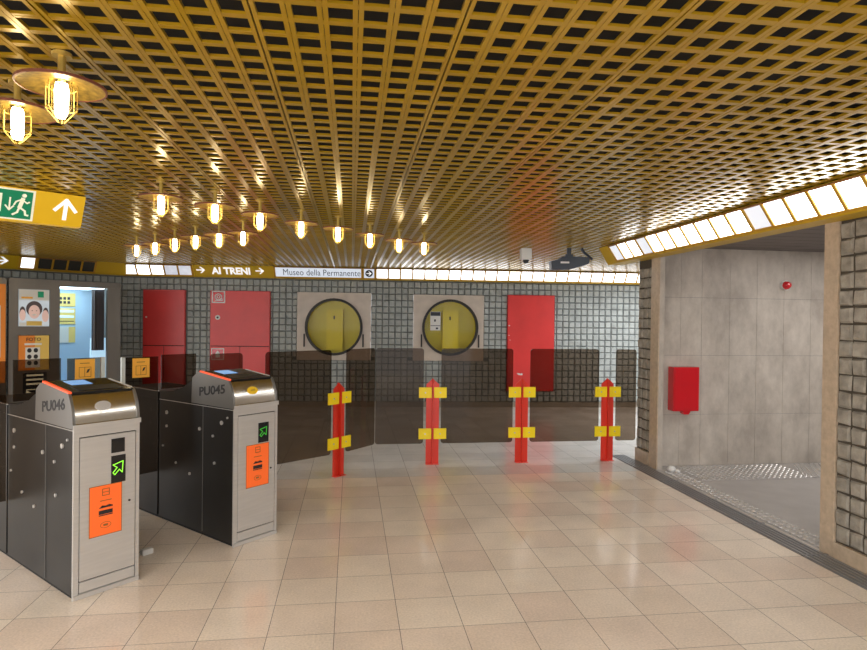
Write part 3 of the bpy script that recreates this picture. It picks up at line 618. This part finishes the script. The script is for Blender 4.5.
turnstile((-.749, 4.033), 'PU045', 'steel turnstile marked PU045 with yellow oval badge, beside the glass barrier', False, (.092, .272, .367, .65), 'badge',
          [(-.262, -.005, 1.205, Ya, -.262, -.198), (.02, .30, 1.215, Ya, None, None)])
o = MB().box(-.035, .035, -.02, .02, 0, .035, 'camwhite').build('floor_bracket', bevel=.004); o.location = (-1.265, 3.985, 0); o.rotation_euler.z = PI/4
tag(o, 'small white floor bracket beside the foot of turnstile PU046', 'bracket')

# ================================================================== RED POSTS AND GLASS BARRIER
def post(x, y, rz, label):
    t = thing('barrier_post', label, 'post', (x, y, 0), rz, 'red barrier posts')
    mb = MB()
    mb.prism([(-.0675, 0), (-.006, 0), (-.006, .885), (-.0675, .83)], -.006, .006, 'y', 'redpost')
    mb.prism([(.006, 0), (.0675, 0), (.0675, .83), (.006, .885)], -.006, .006, 'y', 'redpost')
    mb.build('flange', t)
    MB().prism([(-.04, 0), (.0145, 0), (.0145, .89), (0, .89), (-.04, .845)], -.0055, .0055, 'x', 'redpost').build('fin', t)
    MB().box(-.069, .069, -.042, .016, 0, .004, 'redpost').build('foot_plate', t)
    for z in (.69, .262):
        for s in (-1, 1):
            a, b = sorted((s*.012, s*.145))
            MB().box(a, b, -.022, -.0075, z, z+.11, 'clamp').build('glass_clamp', t, bevel=.002)
            MB().lathe([(.008, -.026), (.008, -.0225)], 'steel', ((a+b)/2, 0, z+.055), 8, 'y').build('clamp_bolt', t)
    return t
PZ = (.21, 1.205)
post(-.113, 5.80, .76, 'red post with yellow clamps, leftmost of four, turned at the barrier bend')
post(.846, 6.19, 0, 'red post with yellow clamps, second from left')
post(1.803, 6.19, 0, 'red post with yellow clamps, in front of the lone red cabinet')
post(2.76, 6.19, 0, 'red post with yellow clamps, rightmost, nearest the pier')
post(-.80, 5.27, .62, 'red post with yellow clamps, mostly hidden behind turnstile PU045')
def pane(a, b, label):
    a = Vector(a); b = Vector(b); L = (b-a).length; rz = math.atan2(b.y-a.y, b.x-a.x)
    n = 4; r = .03
    def rc():
        pts = []
        for cx, cz, a0 in ((L-r, PZ[0]+r, -90), (L-r, PZ[1]-r, 0), (r, PZ[1]-r, 90), (r, PZ[0]+r, 180)):
            pts += [(cx+r*math.cos(math.radians(a0+i*90/n)), cz+r*math.sin(math.radians(a0+i*90/n))) for i in range(n+1)]
        return pts
    o = MB().prism(rc(), -.005, .005, 'y', 'glass').build('glass_barrier_panel'); o.location = (a.x, a.y, 0); o.rotation_euler.z = rz
    return tag(o, label, 'glass panel', 'brown glass barrier panels')
YG = 6.205
pane((-1.13, 5.045), (-.905, 5.215), 'short brown glass barrier panel just behind the reader of turnstile PU045')
pane((-.735, 5.345), (-.185, 5.765), 'brown glass barrier panel between turnstile PU045 and the leftmost red post')
pane((-.045, 5.875), (.243, YG), 'narrow brown glass panel to the right of the leftmost post, set at an angle')
pane((.252, YG), (.752, YG), 'brown glass barrier panel to the left of the second red post')
pane((.937, YG), (1.708, YG), 'brown glass barrier panel between second and third red posts')
pane((1.898, YG), (2.668, YG), 'brown glass barrier panel between third and rightmost red posts')
pane((2.862, YG), (3.094, YG), 'narrow brown glass panel between the rightmost post and the pier')

# ================================================================== CONCRETE WALL FITTINGS
t = thing('fire_cabinet', 'small glossy red cabinet mounted on the concrete corridor wall', 'fire cabinet', (3.285, 5.88, 0))
MB().box(0, .285, -.11, 0, .59, 1.045, 'redbright').build('body', t, bevel=.004)
MB().box(.012, .275, -.118, -.1105, .87, 1.035, 'redbright').build('upper_door', t, bevel=.002); MB().box(.012, .275, -.118, -.1105, .60, .862, 'redbright').build('lower_door', t, bevel=.002)
MB().prism([(.11, .59), (.20, .59), (.18, .555), (.13, .555)], -.10, -.03, 'y', 'redbright').build('spout', t)
t = thing('alarm_beacon', 'small round red alarm light high on the concrete wall', 'alarm light', (4.60, 5.88, 1.915))
MB().lathe([(.05, -.03), (.05, 0)], 'camwhite', (0, 0, 0), 20, 'y').build('base', t)
MB().lathe([(.002, -.085), (.025, -.08), (.04, -.06), (.045, -.0305)], 'redbright', (0, 0, 0), 20, 'y').build('dome', t, smooth=True)
mb = MB()
mb.lathe([(.002, 0), (.045, .004), (.055, .03), (.03, .06), (.002, .065)], 'camwhite', (0, 0, 0), 9).lathe([(.002, 0), (.03, .004), (.035, .02), (.002, .04)], 'camwhite', (.05, -.05, 0), 7)
o = mb.build('paper_scrap'); o.scale = (.85, .85, .85); o.location = (3.215, 5.66, .003); tag(o, 'crumpled white paper scrap on the floor at the corridor corner', 'paper')

# ================================================================== CEILING HUNG THINGS
def lamp(lab):
    t = thing('cage_lamp', lab, 'lamp', (0, 0, 0), 0, 'ceiling cage lamps')
    MB().lathe([(.012, .07), (.012, .163)], 'cage', seg=10).lathe([(.03, .148), (.03, .1595)], 'cage', seg=16).build('stem', t)
    MB().lathe([(.025, .072), (.06, .068), (.128, .052), (.128, .049), (.06, .064), (.025, .068)], 'shade', seg=32, cap=False).build('shade', t, smooth=True)
    MB().lathe([(.127, .047), (.133, .047), (.133, .056), (.127, .056), (.127, .047)], 'rim', seg=32, cap=False).build('rim', t)
    MB().lathe([(.001, -.055), (.014, -.052), (.020, -.035), (.021, .04), (.018, .06), (.001, .062)], 'bulb', seg=16, cap=False).build('bulb', t, smooth=True)
    mb = MB(); n = 8
    for k in range(n):
        a = 2*PI*k/n; c, s = math.cos(a), math.sin(a)
        mb.path([(.045*c, .045*s, .06), (.045*c, .045*s, -.025), (.010*c, .010*s, -.068)], .0016, 'cage', 5)
        b = 2*PI*(k+1)/n; c2, s2 = math.cos(b), math.sin(b)
        for z in (.045, -.022): mb.tube((.045*c, .045*s, z), (.045*c2, .045*s2, z), .0016, 'cage', 5)
    mb.build('wire_cage', t)
    return t
lamps = [(-1.228, 2.406, 'cage lamp at the left edge of the photo, below and left of the biggest one'), (-.95, 2.122, 'largest-looking cage lamp under a wide amber disc, upper left'),
 (-1.201, 3.999, 'cage lamp nearest the yellow exit sign, its disc dark'), (-.924, 4.233, 'cage lamp second right of the exit sign, over the letters of AI TRENI'),
 (-.67, 4.518, 'cage lamp above the second arrow of the AI TRENI sign'), (-.404, 4.857, 'cage lamp above the word Museo of the museum sign'),
 (-.12, 5.078, 'cage lamp over the word della of the museum sign'), (.156, 5.404, 'cage lamp directly above the small arrow sign'),
 (.44, 5.707, 'cage lamp just right of the small arrow sign'), (.701, 5.891, 'rightmost cage lamp, above the lit panels near the second niche'),
 (-2.286, 6.797, 'leftmost of the far row of cage lamps'), (-2.023, 6.549, 'second from left in the far row of cage lamps'), (-1.723, 6.171, 'third from left in the far row of cage lamps'),
 (-1.459, 5.893, 'fourth from left in the far row, beside the left white arrow'), (-1.206, 5.696, 'fifth from left in the far row, above AI TRENI'), (-.964, 5.524, 'rightmost of the far row of cage lamps, above AI TRENI')]
L0 = lamp(lamps[0][2])
for i, (x, y, lab) in enumerate(lamps):
    o = L0 if i == 0 else copy_tree(L0)
    o.location = (x, y, 2.20); o['label'] = lab; o.rotation_euler.z = .3*i
# exit sign, sloped prism hung from the ceiling
dirx = Vector((-1.898+2.3, 4.613-4.304)); rz = math.atan2(dirx.y, dirx.x); Ls = 1.2
t = thing('exit_sign', 'yellow hanging sign with white arrow and green running man exit panel', 'sign', (-1.898-Ls*math.cos(rz), 4.613-Ls*math.sin(rz), 0), rz)
zt, zb, sb = 2.352, 2.145, .12
MB().hexa([(0, sb, zb), (Ls, sb, zb), (Ls, sb+.08, zb), (0, sb+.08, zb), (0, 0, zt), (Ls, 0, zt), (Ls, sb+.08, zt), (0, sb+.08, zt)], 'yellow_lit').build('housing', t)
nv = Vector((0, -(zt-zb), -sb)).normalized()
def G(x, f, d): return (x, sb*(1-f)+nv.y*d, zb+(zt-zb)*f+nv.z*d)
faceshape(t, G, [[(.1, .04), (.897, .04), (.897, .97), (.1, .97)]], 'cream', 'exit_panel_border', .003)
def G2(x, f, d): return G(x, f, d+.003)
def G3(x, f, d): return G(x, f, d+.006)
faceshape(t, G2, [[(.11, .09), (.882, .09), (.882, .92), (.11, .92)]], 'green', 'exit_panel', .002)
def st2(pts, w):
    out = []
    for a, b in zip(pts, pts[1:]):
        a = Vector((a[0], a[1]*.24)); b = Vector((b[0], b[1]*.24)); d = (b-a).normalized(); n = Vector((-d.y, d.x))*w/2; a = a-d*w*.3; b = b+d*w*.3
        out.append([(p.x, p.y/.24) for p in (a-n, b-n, b+n, a+n)])
    return out
SH = .205
def mv(pp, d): return [[(x+d, f) for x, f in q_] for q_ in pp]
man = [[(.628+.014*math.cos(i*PI/6), .80+.060*math.sin(i*PI/6)) for i in range(12)]]
man += st2([(.622, .70), (.608, .44)], .024)+st2([(.616, .68), (.585, .60), (.575, .50)], .010)+st2([(.622, .66), (.648, .58), (.660, .62)], .010)
man += st2([(.612, .42), (.640, .34), (.645, .22), (.660, .21)], .013)+st2([(.606, .42), (.597, .28), (.572, .20)], .013)
faceshape(t, G3, mv(man, SH), 'cream', 'running_man', .002)
faceshape(t, G3, mv([[(.36, .25), (.505, .25), (.505, .80), (.36, .80)]]+st2([(.55, .70), (.55, .34)], .010)+st2([(.527, .46), (.55, .33), (.573, .46)], .010), SH), 'cream', 'door_and_arrow', .002)
faceshape(t, G, mv(st2([(1.03, .22), (1.03, .80)], .026)+st2([(.965, .48), (1.03, .82), (1.095, .48)], .024), .055), 'white', 'white_arrow', .003)
# cameras
t = thing('security_camera', 'white square security camera with dark dome on the ceiling', 'camera', (2.035, 6.9, 0), .0)
MB().box(-.062, .062, -.05, .05, 2.225, 2.359, 'camwhite').build('body', t, bevel=.006)
MB().lathe([(.001, 2.18), (.028, 2.19), (.038, 2.224)], 'black', (0, -.01, 0), 16, cap=False).build('dome', t, smooth=True)
t = thing('surveillance_housing', 'dark navy angled camera housing hung by two brackets from the ceiling', 'camera', (2.52, 6.75, 0), -.12)
mb = MB(); hx = [(-.22, 2.10), (.0, 2.11), (.19, 2.165), (.215, 2.18), (.22, 2.235), (.20, 2.25), (-.02, 2.26), (-.10, 2.255), (-.13, 2.225), (-.23, 2.20)]
mb.prism(hx, -.07, .07, 'y', 'navy').build('housing', t, bevel=.004)
MB().box(-.12, -.02, -.074, -.0705, 2.175, 2.195, 'camwhite').build('label_strip', t)
MB().box(-.03, .015, -.02, .02, 2.262, 2.359, 'navy').box(-.05, .035, -.03, .03, 2.262, 2.285, 'navy').build('bracket', t)
MB().tube((.14, 0, 2.359), (.16, 0, 2.32), .018, 'navy').tube((.16, 0, 2.32), (.27, 0, 2.23), .014, 'navy').build('bracket', t)
